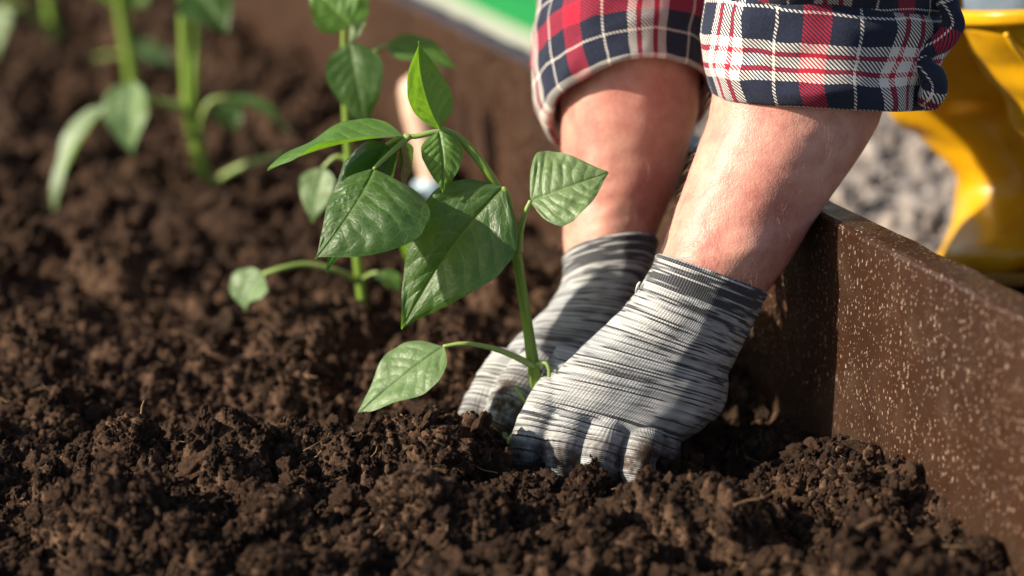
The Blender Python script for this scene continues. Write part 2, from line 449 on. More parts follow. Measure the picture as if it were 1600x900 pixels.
# root fibres and bits of straw
def fibres():
    m=M('root_fibre'); m.set(Base_Color=m.ramp(m.noise(m.pos(),90,2),[(0.35,(0.10,0.05,0.022)),(0.65,(0.26,0.16,0.085))]),Roughness=0.8)
    V=[];F=[]; walks=[]
    for i in range(460):
        d=1/(1/1.08+(1/1.75-1/1.08)*random.random()); px=random.uniform(-100,1650)
        x=(px-800)/FPX*math.hypot(d,CAM.z); y=d+CAM.y
        if board_side(x,y)>-0.02: continue
        L=random.uniform(0.006,0.03); a=random.uniform(0,6.28); p=Vector((x,y,0.001)); P=[p.copy()]; el=random.uniform(-0.1,0.35)
        for k in range(4):
            a+=random.uniform(-.7,.7); el+=random.uniform(-.45,.35); p=p+Vector((math.cos(a),math.sin(a),el))*L/4; P.append(p.copy())
        walks.append(P)
    Q=np.array([[q.x,q.y] for P in walks for q in P]); Z=soil_h(Q[:,0],Q[:,1]).reshape(-1,5)
    for P,zz in zip(walks,Z):
        for k,q in enumerate(P): q.z=max(q.z+zz[0],zz[k]+0.0006)
        r=random.choice([.00025,.00035,.0005])
        v,f,_=tube_data(P,[r,r*.9,r*.5],8,4); o=len(V); V+=[tuple(q) for q in v]; F+=[tuple(j+o for j in q) for q in f]
    tag(add_mesh('root_fibres',V,F,m.m),'thin tan root fibres and straw bits in the loose soil','root fibre',kind='stuff')
    g=G(216,742); yy=g.y+0.008
    tag(tube('root_twig',[W(212,668,yy),W(217,655,yy),W(221,645,yy),W(222,636,yy),W(225,626,yy)],[.0008,.0009,.0007,.0008,.0004],m.m,n=16,seg=6),'thin crooked root sticking up from the round dark clod','root')
fibres()

# ------------------------------------------------------------------ board, outside ground
def board():
    m=M('brown_speckled_board'); v=m.obj()
    base=m.ramp(m.noise(v,9,4,0.6),[(0.3,(0.024,0.0100,0.0055)),(0.7,(0.044,0.0195,0.0105))])
    base=m.mix(m.ramp(m.noise(v,38,4,0.6,0.4),[(0.5,0.0),(0.75,0.45)]),base,(0.062,0.033,0.020))
    mp=m.node('ShaderNodeMapping'); mp.inputs['Scale'].default_value=(1.0,1.0,0.48); m.l.new(v,mp.inputs[0]); vv=mp.outputs[0]
    vd=m.node('ShaderNodeTexVoronoi'); m.l.new(vv,vd.inputs['Vector']); vd.inputs['Scale'].default_value=560; vd.inputs['Randomness'].default_value=1
    rr=m.xyz(vd.outputs['Color'])
    rad=m.math('MULTIPLY',m.math('SUBTRACT',rr[0],0.46,clamp=True),0.72)
    big=m.math('LESS_THAN',vd.outputs['Distance'],rad)
    vd2=m.node('ShaderNodeTexVoronoi'); m.l.new(vv,vd2.inputs['Vector']); vd2.inputs['Scale'].default_value=800
    r2=m.xyz(vd2.outputs['Color']); sm=m.math('LESS_THAN',vd2.outputs['Distance'],m.math('MULTIPLY',m.math('SUBTRACT',r2[1],0.45,clamp=True),0.60))
    sp=m.math('MAXIMUM',big,sm)
    c=m.mix(m.math('MULTIPLY',sp,m.math('MULTIPLY_ADD',rr[2],0.6,0.35)),base,(0.36,0.26,0.19))
    c=m.mix(m.ramp(m.noise(v,55,5,0.7),[(0.55,0.0),(0.8,0.35)]),c,(0.035,0.02,0.013))
    mp2=m.node('ShaderNodeMapping'); mp2.inputs['Scale'].default_value=(1.0,1.0,0.12); m.l.new(v,mp2.inputs[0])
    c=m.mix(m.ramp(m.noise(mp2.outputs[0],70,5,0.65),[(0.52,0.0),(0.72,0.45)]),c,(0.028,0.015,0.010))
    c=m.mix(m.ramp(m.noise(v,16,5,0.65,0.5),[(0.54,0.0),(0.70,0.40)]),c,(0.085,0.055,0.038))
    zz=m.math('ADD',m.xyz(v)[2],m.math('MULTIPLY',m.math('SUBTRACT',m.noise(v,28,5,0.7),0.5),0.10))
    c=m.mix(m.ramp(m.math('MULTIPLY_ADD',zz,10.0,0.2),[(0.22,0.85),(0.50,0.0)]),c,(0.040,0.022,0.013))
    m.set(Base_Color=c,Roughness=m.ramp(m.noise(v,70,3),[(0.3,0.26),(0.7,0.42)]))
    m.bump(m.math('ADD',m.noise(v,260,4,0.6),m.math('MULTIPLY',sp,0.5)),0.35,0.0012)
    L=5.2; z0=-0.12; ch=0.0022; T=BOARD_T
    # profile (across, z) with slightly rounded upper arrises
    prof=[(0,z0),(0,BOARD_TOP-ch*1.4),(ch*.3,BOARD_TOP-ch*.5),(ch*1.3,BOARD_TOP),(T-ch*1.3,BOARD_TOP),(T-ch*.3,BOARD_TOP-ch*.5),(T,BOARD_TOP-ch*1.4),(T,z0)]
    n=260; vs=[];fs=[]; K=len(prof)
    o0=BA-BD*0.9
    for i in range(n+1):
        t=L*i/n; p=o0+BD*t
        for (u,z) in prof:
            j=0.0006*mnoise.noise(Vector((t*30,u*60,z*14)))+ (0.0011*mnoise.noise(Vector((t*70,u*99,3))) if 0<u<T else 0)
            q=p+BN*(u+j); vs.append((q[0],q[1],z+j))
    for i in range(n):
        for k in range(K-1):
            a=i*K+k; fs.append((a,a+K,a+K+1,a+1))
    fs.append(tuple(range(K))); fs.append(tuple(n*K+k for k in reversed(range(K))))
    o=add_mesh('bed_board',vs,fs,m.m,smooth=False)
    tag(o,'long brown speckled board edging the raised bed of soil','board')
board()

def outside():
    m=M('gravel_ground'); v=m.pos()
    vo=m.node('ShaderNodeTexVoronoi'); m.l.new(v,vo.inputs['Vector']); vo.inputs['Scale'].default_value=60
    c=m.ramp(m.xyz(vo.outputs['Color'])[0],[(0.0,(0.15,0.13,0.12)),(0.6,(0.27,0.235,0.21)),(1.0,(0.38,0.34,0.31))])
    m.set(Base_Color=c,Roughness=0.9); m.bump(m.noise(v,120,4),0.6,0.004)
    vs=[];fs=[];
    def pt(t,o): p=BA+BD*t+BN*o; return (p[0],p[1])
    ts=np.linspace(-3,40,60); os_=np.concatenate([[BOARD_T-0.004],np.linspace(0.1,2,12),[5,15,60]])
    for t in ts:
        for o in os_: x,y=pt(t,o); vs.append((x,y,-0.012+0.004*mnoise.noise(Vector((x*9,y*9,1)))))
    K=len(os_)
    for i in range(len(ts)-1):
        for j in range(K-1): a=i*K+j; fs.append((a,a+1,a+K+1,a+K))
    tag(add_mesh('gravel_path',vs,fs,m.m),kind='structure')
    # stones
    pm=M('gravel_stone'); pm.set(Base_Color=pm.mix(pm.math('MULTIPLY',pm.noise(pm.obj(),2,3),0.5),pm.ramp(pm.rand(),[(0,(0.12,0.11,0.11)),(0.35,(0.26,0.23,0.21)),(0.6,(0.36,0.31,0.27)),(0.8,(0.17,0.14,0.125)),(1,(0.48,0.44,0.40))]),(0.2,0.17,0.15)),Roughness=0.85)
    st=bpy.data.collections.new('stone_shapes')
    for k in range(5):
        v,f=clod_shape(3,400+k,0.45,False); me=bpy.data.meshes.new('stone'); me.from_pydata([tuple(p) for p in v],[],f); me.polygons.foreach_set('use_smooth',[True]*len(me.polygons)); me.materials.append(pm.m)
        st.objects.link(bpy.data.objects.new('stone_shape',me))
    n=9000; t=np.random.uniform(-0.6,2.4,n); o=BOARD_T+0.012+np.random.rand(n)*1.5
    x=BA[0]+BD[0]*t+BN[0]*o; y=BA[1]+BD[1]*t+BN[1]*o
    r=np.random.uniform(0.005,0.014,n); k=~((t>1.28)&(o>0.09))
    pts=np.stack([x,y,-0.012+r*0.35],-1)[k]; s=np.stack([r*1.2,r,r*0.65],-1)[k]
    tag(scatter('gravel_stones',pts,s,pm.m,st),'grey and beige gravel stones on the path beyond the board','gravel',kind='stuff')
    # green sheet with pale hem beyond the board
    g=M('green_sheet_plastic'); g.set(Base_Color=g.ramp(g.noise(g.pos(),6,3),[(0.3,(0.006,0.19,0.030)),(0.7,(0.010,0.25,0.042))]),Roughness=0.45)
    h=M('pale_hem_plastic'); h.set(Base_Color=h.ramp(h.noise(h.pos(),40,3),[(0.3,(0.34,0.36,0.27)),(0.7,(0.44,0.45,0.36))]),Roughness=0.6)
    e=empty('ground_sheet',(*pt(1.0,0.1),0.0))
    def strip(name,o0,o1,z,mat,nt=70,no=10,t0=1.30,t1=5.5,th=0.004,amp=0.006):
        vs=[];fs=[]
        for lay in (0,1):
            for i in range(nt+1):
                for j in range(no+1):
                    tt=t0+(t1-t0)*i/nt; oo=o0+(o1-o0)*j/no; x,y=pt(tt,oo)
                    vs.append((x,y,z+amp*mnoise.noise(Vector((x*3,y*3,2)))-lay*th))
        K=no+1;Q=(nt+1)*K
        for i in range(nt):
            for j in range(no):
                a=i*K+j; fs.append((a,a+1,a+K+1,a+K)); fs.append((Q+a,Q+a+K,Q+a+K+1,Q+a+1))
        for i in range(nt):
            for j in (0,no): a=i*K+j; fs.append((a,a+K,Q+a+K,Q+a))
        for j in range(no):
            for i in (0,nt): a=i*K+j; fs.append((a,a+1,Q+a+1,Q+a))
        return add_mesh(name,vs,fs,mat,e)
    strip('sheet',0.285,2.2,0.006,g.m); strip('hem',0.10,0.295,0.012,h.m,no=4)
    tag(e,'bright green sheet with a pale hem lying beyond the board','ground sheet')
outside()

# ------------------------------------------------------------------ plants
def stem_mat(name,c1,c2,tr=0.2):
    m=M(name); u=m.xyz(m.uv()); n=m.noise(m.comb(m.math('MULTIPLY',u[0],900),m.math('MULTIPLY',u[1],25)),1.0,3)
    m.set(Base_Color=m.ramp(n,[(0.35,c1),(0.65,c2)]),Roughness=0.42); m.b.inputs['Subsurface Weight'].default_value=tr; m.b.inputs['Subsurface Radius'].default_value=(0.5,1.0,0.2); m.b.inputs['Subsurface Scale'].default_value=0.002
    m.bump(n,0.3,0.0006); return m.m
MAT_STEM=stem_mat('pepper_stem',(0.115,0.21,0.022),(0.20,0.30,0.045))
MAT_PET=stem_mat('pepper_petiole',(0.19,0.29,0.06),(0.28,0.38,0.11))
def leaf_mat(name,dark,light,trans,vein):
    m=M(name); u=m.xyz(m.uv()); vn=m.attr('vein'); bl=m.noise(m.comb(m.math('MULTIPLY',u[0],4),m.math('MULTIPLY',u[1],3),m.rand()),2.0,5,0.65)
    c=m.ramp(bl,[(0.3,dark),(0.7,light)]); c=m.mix(m.math('MULTIPLY',vn,0.55),c,vein)
    cell=m.noise(m.comb(m.math('MULTIPLY',u[0],90),m.math('MULTIPLY',u[1],45)),1.0,3,0.6)
    ve=m.voro(m.comb(m.math('MULTIPLY',u[0],24),m.math('MULTIPLY',u[1],15)),1.0,0,'DISTANCE_TO_EDGE'); ter=m.ramp(ve,[(0.0,1.0),(0.10,0.0)])
    c=m.mix(m.math('MULTIPLY',ter,0.22),c,vein)
    sp=m.voro(m.comb(m.math('MULTIPLY',u[0],34),m.math('MULTIPLY',u[1],22),m.rand()),1.0)
    c=m.mix(m.math('MULTIPLY',m.math('LESS_THAN',sp,0.10),m.ramp(bl,[(0.5,0.0),(0.6,0.7)])),c,(0.05,0.035,0.018))
    geo=m.node('ShaderNodeNewGeometry')
    c=m.mix(m.math('MULTIPLY',geo.outputs['Backfacing'],0.45),c,(0.17,0.27,0.12))
    b=m.bump(m.math('ADD',m.math('MULTIPLY',cell,0.5),m.math('ADD',m.math('MULTIPLY',vn,-0.9),m.math('MULTIPLY',ter,-0.35))),0.32,0.0008)
    m.set(Base_Color=c,Roughness=m.ramp(bl,[(0.3,0.36),(0.7,0.5)])); m.b.inputs['Specular IOR Level'].default_value=0.72
    m.b.inputs['Sheen Weight'].default_value=0.12; m.b.inputs['Sheen Roughness'].default_value=0.4
    t=m.node('ShaderNodeBsdfTranslucent'); m.l.new(m.mix(m.math('MULTIPLY',vn,0.4),(*trans,1),(0.30,0.50,0.05)),t.inputs[0]); m.l.new(b,t.inputs['Normal'])
    mx=m.node('ShaderNodeMixShader'); mx.inputs[0].default_value=0.40; m.l.new(m.b.outputs[0],mx.inputs[1]); m.l.new(t.outputs[0],mx.inputs[2]); m.l.new(mx.outputs[0],m.out.inputs[0])
    return m.m
MAT_LEAF_SHADED=leaf_mat('pepper_leaf_shaded',(0.020,0.060,0.012),(0.040,0.095,0.020),(0.05,0.16,0.008),(0.12,0.22,0.05))  # darker green carries the shade cast by the leaf above
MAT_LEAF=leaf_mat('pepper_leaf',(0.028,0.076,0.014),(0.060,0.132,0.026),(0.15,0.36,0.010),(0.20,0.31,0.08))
MAT_LEAF_SHEEN=leaf_mat('pepper_leaf_sheen',(0.13,0.225,0.080),(0.20,0.305,0.125),(0.22,0.42,0.05),(0.30,0.42,0.20))  # paler green carries the sheen of reflected sun and sky
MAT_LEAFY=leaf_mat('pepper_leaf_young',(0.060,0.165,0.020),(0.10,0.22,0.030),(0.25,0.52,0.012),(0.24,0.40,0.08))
SH_S=[0,.04,.12,.25,.4,.55,.7,.82,.92,.97,1.0]; SH_W=[0.05,.37,.75,.98,1.0,.84,.60,.36,.14,.05,0.0]
def leaf(parent,base,tip,nrm,width,mat,fold=0.25,curl=0.0,bend=0.0,side=0.0,wr=(1,1),wave=0.06,quilt=0.05,res=(90,44),seed=0,roll=0.0,tipdrop=0.0,name='leaf'):
    """base/tip world points, nrm the blade's upper-side direction, width in metres (full)"""
    rnd=random.Random(seed+11); ns,nv=res
    base=Vector(base);tip=Vector(tip); ax=tip-base; L=ax.length; t=ax.normalized()
    n=(nrm-t*nrm.dot(t)).normalized(); b=t.cross(n)          # b: to the right looking from base to tip, upper side facing us
    ctrl=(base+tip)/2+n*bend*L+b*side*L
    S=np.linspace(0,1,ns+1); shape=np.clip(np.interp(S,np.linspace(0,1,200),np.clip(catmull([[w_] for w_ in np.interp(np.linspace(0,1,13),SH_S,SH_W)],200)[:,0],0,None)),0,None)
    shape[-1]=0; shape[0]=0.02
    nl=6; vs=[];vein=[];uv=[];ph=[rnd.uniform(0,6.28) for _ in range(6)]
    for i,s in enumerate(S):
        m=base*(1-s)**2+ctrl*2*s*(1-s)+tip*s*s
        tg=((ctrl-base)*(1-s)+(tip-ctrl)*s).normalized()
        a=roll*s; nn=(n-tg*n.dot(tg)).normalized(); bb=tg.cross(nn); nn2=nn*math.cos(a)+bb*math.sin(a); bb2=bb*math.cos(a)-nn*math.sin(a)
        hw=shape[i]*width/2
        for j in range(nv+1):
            v=-1+2*j/nv; av=abs(v); wside=wr[0] if v<0 else wr[1]; w_=hw*wside
            phs=s*nl*1.25-(av**1.15)*2.0*(0.55+0.45*shape[i])+(0.4 if v>0 else 0.0)+0.35*mnoise.noise(Vector((s*5,v*2,seed*3.1)))
            fr=phs-math.floor(phs); dv=min(fr,1-fr)
            lat=max(0,1-dv/0.06)*(1-av**3)*(1 if s<0.93 else 0)*max(0,1-0.35*av) if av>0.02 else 0
            mid=max(0,1-av*hw/ (0.0011*(1.25-s)+0.0002))
            vn=max(lat*0.8,mid)
            q=(quilt*0.62*width*(math.sin(math.pi*fr)**1.2-0.5)*(0.6+0.8*mnoise.noise(Vector((s*6,v*3,seed*1.7)))**2)+0.060*width*mnoise.noise(Vector((s*4,v*2.2,seed*2.3)))+0.010*width*mnoise.noise(Vector((s*19,v*9,seed))))*(av**0.5)*(1-av**4)*min(1,6*s)*(1-s**4)
            h=av*w_*math.sin(fold)+curl*av*av*w_+q-0.0007*mid
            h+=wave*width*av**2.2*(math.sin(s*9+ph[0]+(2 if v>0 else 0))*0.6+math.sin(s*17+ph[1]+v)*0.3)
            h-=tipdrop*L*max(0,s-0.6)**2*2.5
            p=m+bb2*(v*w_*math.cos(fold))+nn2*h
            vs.append(p); vein.append(min(1,vn)); uv.append((s,(v+1)/2))
    fs=[]; K=nv+1
    for i in range(ns):
        for j in range(nv): a=i*K+j; fs.append((a,a+1,a+K+1,a+K))
    o=add_mesh(name,vs,fs,mat,parent,uvs=uv); fattr(o.data,'vein',vein); return o
def petiole(parent,P,r0=.0016,r1=.0011,mat=None,n=20): return tube('petiole',P,[r0*1.25,r0,(r0+r1)/2,r1],mat or MAT_PET,parent,n=n,seg=8)
def px_m(px,y): return px*((W(800,450,y)-CAM).length)/FPX

def main_plant():
    Y=0.010
    e=empty('pepper_seedling',W(836,660,Y)); tag(e,'sharp pepper seedling between the gloved hands, its stem being firmed in','seedling','pepper seedlings in the bed')
    tube('stem',[W(846,700,Y),W(843,630,Y),W(834,575,Y),W(826,520,Y),W(816,455,Y),W(806,390,Y),W(796,345,Y),W(782,305,Y-.003),W(765,274,Y-.004),W(744,244,Y-.002),W(722,220,Y),W(700,206,Y),W(688,202,Y)],
         [.0038,.0037,.0040,.0033,.0032,.0031,.0029,.0029,.0028,.0026,.0024,.0022,.0020],MAT_STEM,e,n=90,seg=14)
    # node swellings are part of the stem's look: collar
    # 1 big leaf hanging in front
    l=leaf(e,W(786,293,Y-.010),W(629,514,Y-.022),camvec(0.10,0.42,0.85),px_m(172,Y),MAT_LEAF,fold=0.30,curl=-0.22,bend=0.10,side=0.06,wr=(1.06,0.92),wave=0.04,quilt=0.035,res=(130,64),seed=1,tipdrop=-0.03)
    petiole(l,[W(797,332,Y-.002),W(796,312,Y-.006),W(791,299,Y-.010),W(786,293,Y-.010)],.0017,.0013)
    # 2 lower left leaf
    l=leaf(e,W(693,541,Y-.012),W(556,649,Y-.028),camvec(-0.30,0.62,0.72),px_m(112,Y),MAT_LEAF_SHEEN,fold=0.22,curl=-0.15,bend=0.10,side=-0.05,wr=(1.05,1.0),wave=0.05,quilt=0.04,res=(120,56),seed=2)
    petiole(l,[W(834,572,Y-.003),W(800,555,Y-.008),W(765,543,Y-.011),W(725,537,Y-.012),W(693,541,Y-.012)],.0018,.0011,n=28)
    # 3 right leaf
    l=leaf(e,W(829,314,Y-.012),W(951,269,Y-.006),camvec(-0.15,0.45,0.88),px_m(136,Y),MAT_LEAF_SHEEN,fold=0.22,curl=-0.20,bend=0.10,side=0.06,wr=(1.15,0.9),wave=0.04,quilt=0.06,res=(110,56),seed=3)
    petiole(l,[W(811,392,Y-.003),W(813,365,Y-.008),W(820,335,Y-.011),W(829,314,Y-.012)],.0019,.0013)
    # 4 bright top leaf, lit through
    l=leaf(e,W(688,200,Y),W(655,64,Y+.012),camvec(0.62,0.10,0.75),px_m(92,Y),MAT_LEAFY,fold=0.28,curl=0.12,bend=-0.10,side=-0.10,wr=(1.2,0.85),wave=0.03,quilt=0.05,res=(110,56),seed=4)
    petiole(l,[W(692,207,Y),W(690,203,Y),W(688,199,Y)],.0013,.0011,n=6)
    # 5 small hanging leaf
    l=leaf(e,W(686,204,Y-.004),W(692,302,Y-.016),camvec(0.10,0.5,0.8),px_m(66,Y),MAT_LEAFY,fold=0.18,curl=-0.25,bend=0.14,side=-0.05,wave=0.07,quilt=0.09,res=(100,50),seed=5)
    # 6 long left leaf
    l=leaf(e,W(632,212,Y-.004),W(417,266,Y-.010),camvec(-0.10,0.93,0.30),px_m(118,Y),MAT_LEAFY,fold=0.34,curl=-0.05,bend=0.13,side=-0.02,wave=0.05,quilt=0.04,res=(110,50),seed=6)
    petiole(l,[W(697,206,Y),W(672,208,Y-.003),W(650,213,Y-.004),W(632,212,Y-.004)],.0019,.0014)
    # 7 leaf hanging behind, shade put into its colour
    l=leaf(e,W(618,222,Y+.008),W(508,424,Y+.004),camvec(-0.75,0.15,-0.35),px_m(150,Y),MAT_LEAF_SHADED,fold=0.22,curl=0.1,bend=-0.10,wave=0.05,res=(90,44),seed=7)
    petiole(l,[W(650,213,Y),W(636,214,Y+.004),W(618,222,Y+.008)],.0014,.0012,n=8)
    # 8 second leaf darkened as shaded
    l=leaf(e,W(625,222,Y+.012),W(632,318,Y+.02),camvec(0.75,0.1,0.2),px_m(86,Y),MAT_LEAF_SHADED,fold=0.2,wave=0.06,res=(60,30),seed=8)
    l=leaf(e,W(604,226,Y+.002),W(522,352,Y-.004),camvec(-0.55,0.45,0.55),px_m(104,Y),MAT_LEAF_SHADED,fold=0.30,curl=-0.1,bend=0.10,wave=0.06,res=(80,40),seed=12)
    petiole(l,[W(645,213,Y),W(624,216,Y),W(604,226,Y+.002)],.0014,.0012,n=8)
    # 9 big glossy leaf nearer the camera
    l=leaf(e,W(584,264,Y-.018),W(492,404,Y-.052),camvec(-0.12,0.55,0.80),px_m(160,Y),MAT_LEAF,fold=0.16,curl=-0.34,bend=0.16,side=-0.16,wr=(1.42,0.62),wave=0.03,quilt=0.045,res=(110,60),seed=9)
    petiole(l,[W(640,213,Y-.004),W(618,232,Y-.010),W(598,250,Y-.016),W(584,264,Y-.018)],.0016,.0012)
    # stubs and small stalks at the foot
    petiole(e,[W(840,570,Y-.004),W(851,566,Y-.008),W(858,578,Y-.010),W(857,606,Y-.010)],.0014,.0010,n=14)
    petiole(e,[W(806,606,Y-.004),W(816,622,Y-.006),W(828,640,Y-.004)],.0011,.0016,n=10)
    l=leaf(e,W(792,686,Y-.016),W(750,690,Y-.004),camvec(0.2,0.7,0.5),px_m(40,Y),MAT_LEAFY,fold=0.3,res=(30,20),seed=10)
    petiole(l,[W(836,640,Y-.004),W(812,668,Y-.010),W(790,694,Y-.018),W(772,712,Y-.022)],.0014,.0026,n=14)
main_plant()

def mid_plant():
    Y=G(572,518).y
    e=empty('pepper_seedling',G(572,520)); tag(e,'blurred pepper seedling just behind and left of the sharp one','seedling','pepper seedlings in the bed')
    S=px_m(1,Y)
    tube('stem',[W(574,530,Y),W(571,500,Y),W(562,430,Y),W(552,330,Y),W(545,240,Y),W(541,170,Y),W(538,100,Y),W(538,40,Y)],[.0042,.0040,.0036,.0034,.0032,.0030,.0026,.002],MAT_STEM,e,n=50)
    r=(50,26)
    l=leaf(e,W(412,428,Y-.02),W(382,488,Y-.03),camvec(-0.3,0.6,0.6),85*S,MAT_LEAF_SHEEN,fold=0.25,bend=0.15,side=0.15,wave=0.10,res=r,seed=21)
    petiole(l,[W(558,440,Y),W(530,424,Y-.01),W(480,413,Y-.015),W(440,419,Y-.02),W(412,428,Y-.02)],.0020,.0016)
    l=leaf(e,W(546,66,Y-.02),W(572,202,Y-.03),camvec(-0.10,0.40,0.85),88*S,MAT_LEAF,fold=0.2,curl=-0.15,bend=0.12,res=r,seed=22)
    leaf(e,W(548,40,Y-.02),W(482,-22,Y-.01),camvec(-0.2,0.35,0.85),80*S,MAT_LEAFY,fold=0.2,bend=0.05,res=r,seed=23)
    leaf(e,W(540,36,Y),W(566,-30,Y+.02),camvec(0.3,0.2,0.85),55*S,MAT_LEAFY,fold=0.2,res=r,seed=26)
    leaf(e,W(545,58,Y-.01),W(572,36,Y-.02),camvec(0.1,0.5,0.85),34*S,MAT_LEAF_SHEEN,fold=0.2,res=r,seed=24)
    l=leaf(e,W(606,70,Y-.005),W(716,108,Y-.01),camvec(0.10,0.62,0.65),66*S,MAT_LEAFY,fold=0.15,bend=0.12,res=r,seed=25)
    petiole(l,[W(542,130,Y),W(570,104,Y-.003),W(590,78,Y-.005),W(606,70,Y-.005)],.0020,.0016)
    l=leaf(e,W(505,262,Y),W(488,348,Y-.01),camvec(-0.2,0.5,0.7),62*S,MAT_LEAF_SHEEN,fold=0.2,bend=0.1,res=r,seed=27)
    petiole(l,[W(546,250,Y),W(525,245,Y),W(505,262,Y)],.0016,.0013)
    l=leaf(e,W(632,336,Y),W(640,420,Y-.01),camvec(0.4,0.4,0.6),50*S,MAT_LEAFY,fold=0.2,bend=0.1,res=r,seed=28)
    petiole(l,[W(553,345,Y),W(595,330,Y),W(632,336,Y)],.0016,.0013)
    l=leaf(e,W(590,425,Y-.01),W(628,458,Y-.02),camvec(0.2,0.7,0.5),45*S,MAT_LEAFY,fold=0.2,bend=0.1,res=r,seed=29)
    petiole(l,[W(562,440,Y),W(575,430,Y-.005),W(590,425,Y-.01)],.0014,.0012)
mid_plant()

def back_plants():
    r=(36,20)
    Y=G(328,308).y; S=px_m(1,Y)
    e=empty('pepper_seedling',G(326,310)); tag(e,'blurred pepper seedling with thick stem at left, drooping leaves either side','seedling','pepper seedlings in the bed')
    tube('stem',[W(327,320,Y),W(322,290,Y),W(306,220,Y),W(296,160,Y),W(291,80,Y),W(287,0,Y),W(284,-120,Y)],[.0072,.0070,.0066,.0060,.0055,.0050,.0045],MAT_STEM,e,n=40)
    tube('stem',[W(303,165,Y-.004),W(305,110,Y-.003),W(307,50,Y),W(308,-120,Y)],[.002,.0036,.0034,.003],MAT_STEM,e,n=20)
    l=leaf(e,W(166,166,Y-.02),W(84,338,Y-.05),camvec(-0.55,0.55,0.5),62*S,MAT_LEAF_SHEEN,fold=0.45,bend=0.16,res=r,seed=31,side=0.05)
    petiole(l,[W(294,168,Y),W(260,160,Y-.008),W(230,158,Y-.014),W(195,154,Y-.02),W(166,166,Y-.02)],.0028,.0022)
    l=leaf(e,W(208,128,Y-.045),W(206,242,Y-.06),camvec(-0.35,0.4,0.8),88*S,MAT_LEAF_SHEEN,fold=0.42,bend=0.1,res=r,seed=32)
    petiole(l,[W(294,172,Y),W(262,166,Y-.02),W(232,148,Y-.035),W(208,128,Y-.045)],.0024,.0018)
    l=leaf(e,W(352,152,Y-.01),W(452,204,Y-.02),camvec(0.2,0.85,0.3),50*S,MAT_LEAFY,fold=0.3,bend=0.16,res=r,seed=33)
    petiole(l,[W(312,215,Y),W(316,185,Y-.008),W(328,160,Y-.01),W(352,152,Y-.01)],.0026,.0022)
    leaf(e,W(348,160,Y+.03),W(372,206,Y+.02),camvec(0.1,0.5,0.8),50*S,MAT_LEAF,fold=0.2,res=r,seed=34)
    petiole(e,[W(324,300,Y),W(350,275,Y-.01),W(395,253,Y-.02),W(445,244,Y-.03)],.0030,.0022)
    leaf(e,W(300,-20,Y-.03),W(356,52,Y-.05),camvec(0.1,0.4,0.85),92*S,MAT_LEAF,fold=0.2,bend=0.1,res=r,seed=35)
    # second
    Y=G(212,190).y; S=px_m(1,Y)
    e=empty('pepper_seedling',G(212,190)); tag(e,'blurred pale-stemmed pepper seedling rising behind the drooping leaves at far left','seedling','pepper seedlings in the bed')
    tube('stem',[W(212,200,Y),W(208,130,Y),W(198,60,Y),W(188,0,Y),W(182,-120,Y)],[.0072,.0070,.0064,.0058,.005],MAT_STEM,e,n=30)
    leaf(e,W(180,10,Y-.03),W(92,-30,Y-.06),camvec(-0.1,0.7,0.6),80*S,MAT_LEAFY,fold=0.3,bend=0.1,res=r,seed=36)
    leaf(e,W(192,10,Y),W(225,-60,Y),camvec(0.3,0.2,0.8),60*S,MAT_LEAFY,fold=0.3,res=r,seed=37)
    # third, farthest
    Y=G(96,108).y; S=px_m(1,Y)
    e=empty('pepper_seedling',G(96,108)); tag(e,'farthest blurred pepper seedling in the upper left corner','seedling','pepper seedlings in the bed')
    tube('stem',[W(97,116,Y),W(90,70,Y),W(78,10,Y),W(70,-100,Y)],[.0075,.0072,.0064,.005],MAT_STEM,e,n=24)
    l=leaf(e,W(196,84,Y-.01),W(276,104,Y-.03),camvec(0.05,0.7,0.6),66*S,MAT_LEAF,fold=0.2,bend=0.15,res=r,seed=38)
    petiole(l,[W(94,102,Y),W(130,98,Y-.01),W(165,88,Y-.01),W(196,84,Y-.01)],.0034,.003)
    l=leaf(e,W(0,10,Y-.02),W(-12,95,Y-.04),camvec(-0.3,0.4,0.8),60*S,MAT_LEAF_SHEEN,fold=0.3,bend=0.1,res=r,seed=39)
    petiole(l,[W(88,66,Y),W(68,36,Y-.01),W(35,12,Y-.02),W(0,10,Y-.02)],.0034,.003)
back_plants()

# ------------------------------------------------------------------ person
person=empty('person',(0.42,0.40,-0.01))
tag(person,'person in red and navy plaid shirt and yellow boots, gloved hands firming soil','person')

def skin_mat():
    m=M('skin'); v=m.obj()
    big=m.noise(v,22,4,0.6); mot=m.noise(v,85,4,0.65); fine=m.noise(v,420,3,0.6)
    c=m.ramp(big,[(0.32,(0.63,0.35,0.265)),(0.50,(0.56,0.265,0.20)),(0.68,(0.46,0.175,0.135))])
    c=m.mix(m.ramp(mot,[(0.44,0.0),(0.70,0.58)]),c,(0.41,0.125,0.10))
    c=m.mix(m.ramp(fine,[(0.5,0.0),(0.8,0.30)]),c,(0.66,0.44,0.35))
    m.set(Base_Color=c,Roughness=0.47); m.b.inputs['Subsurface Weight'].default_value=0.35; m.b.inputs['Subsurface Radius'].default_value=(1.0,0.32,0.16); m.b.inputs['Subsurface Scale'].default_value=0.004
    mp=m.node('ShaderNodeMapping'); mp.inputs['Rotation'].default_value=(0,R(25),0); mp.inputs['Scale'].default_value=(1,1,0.45); m.l.new(v,mp.inputs[0])
    h=m.math('ADD',m.math('MULTIPLY',m.voro(v,900),0.6),m.math('ADD',m.noise(mp.outputs[0],420,3,0.6),m.math('MULTIPLY',m.noise(v,60,3),0.5)))
    m.bump(h,0.32,0.0007)
    return m.m
MAT_SKIN=skin_mat()
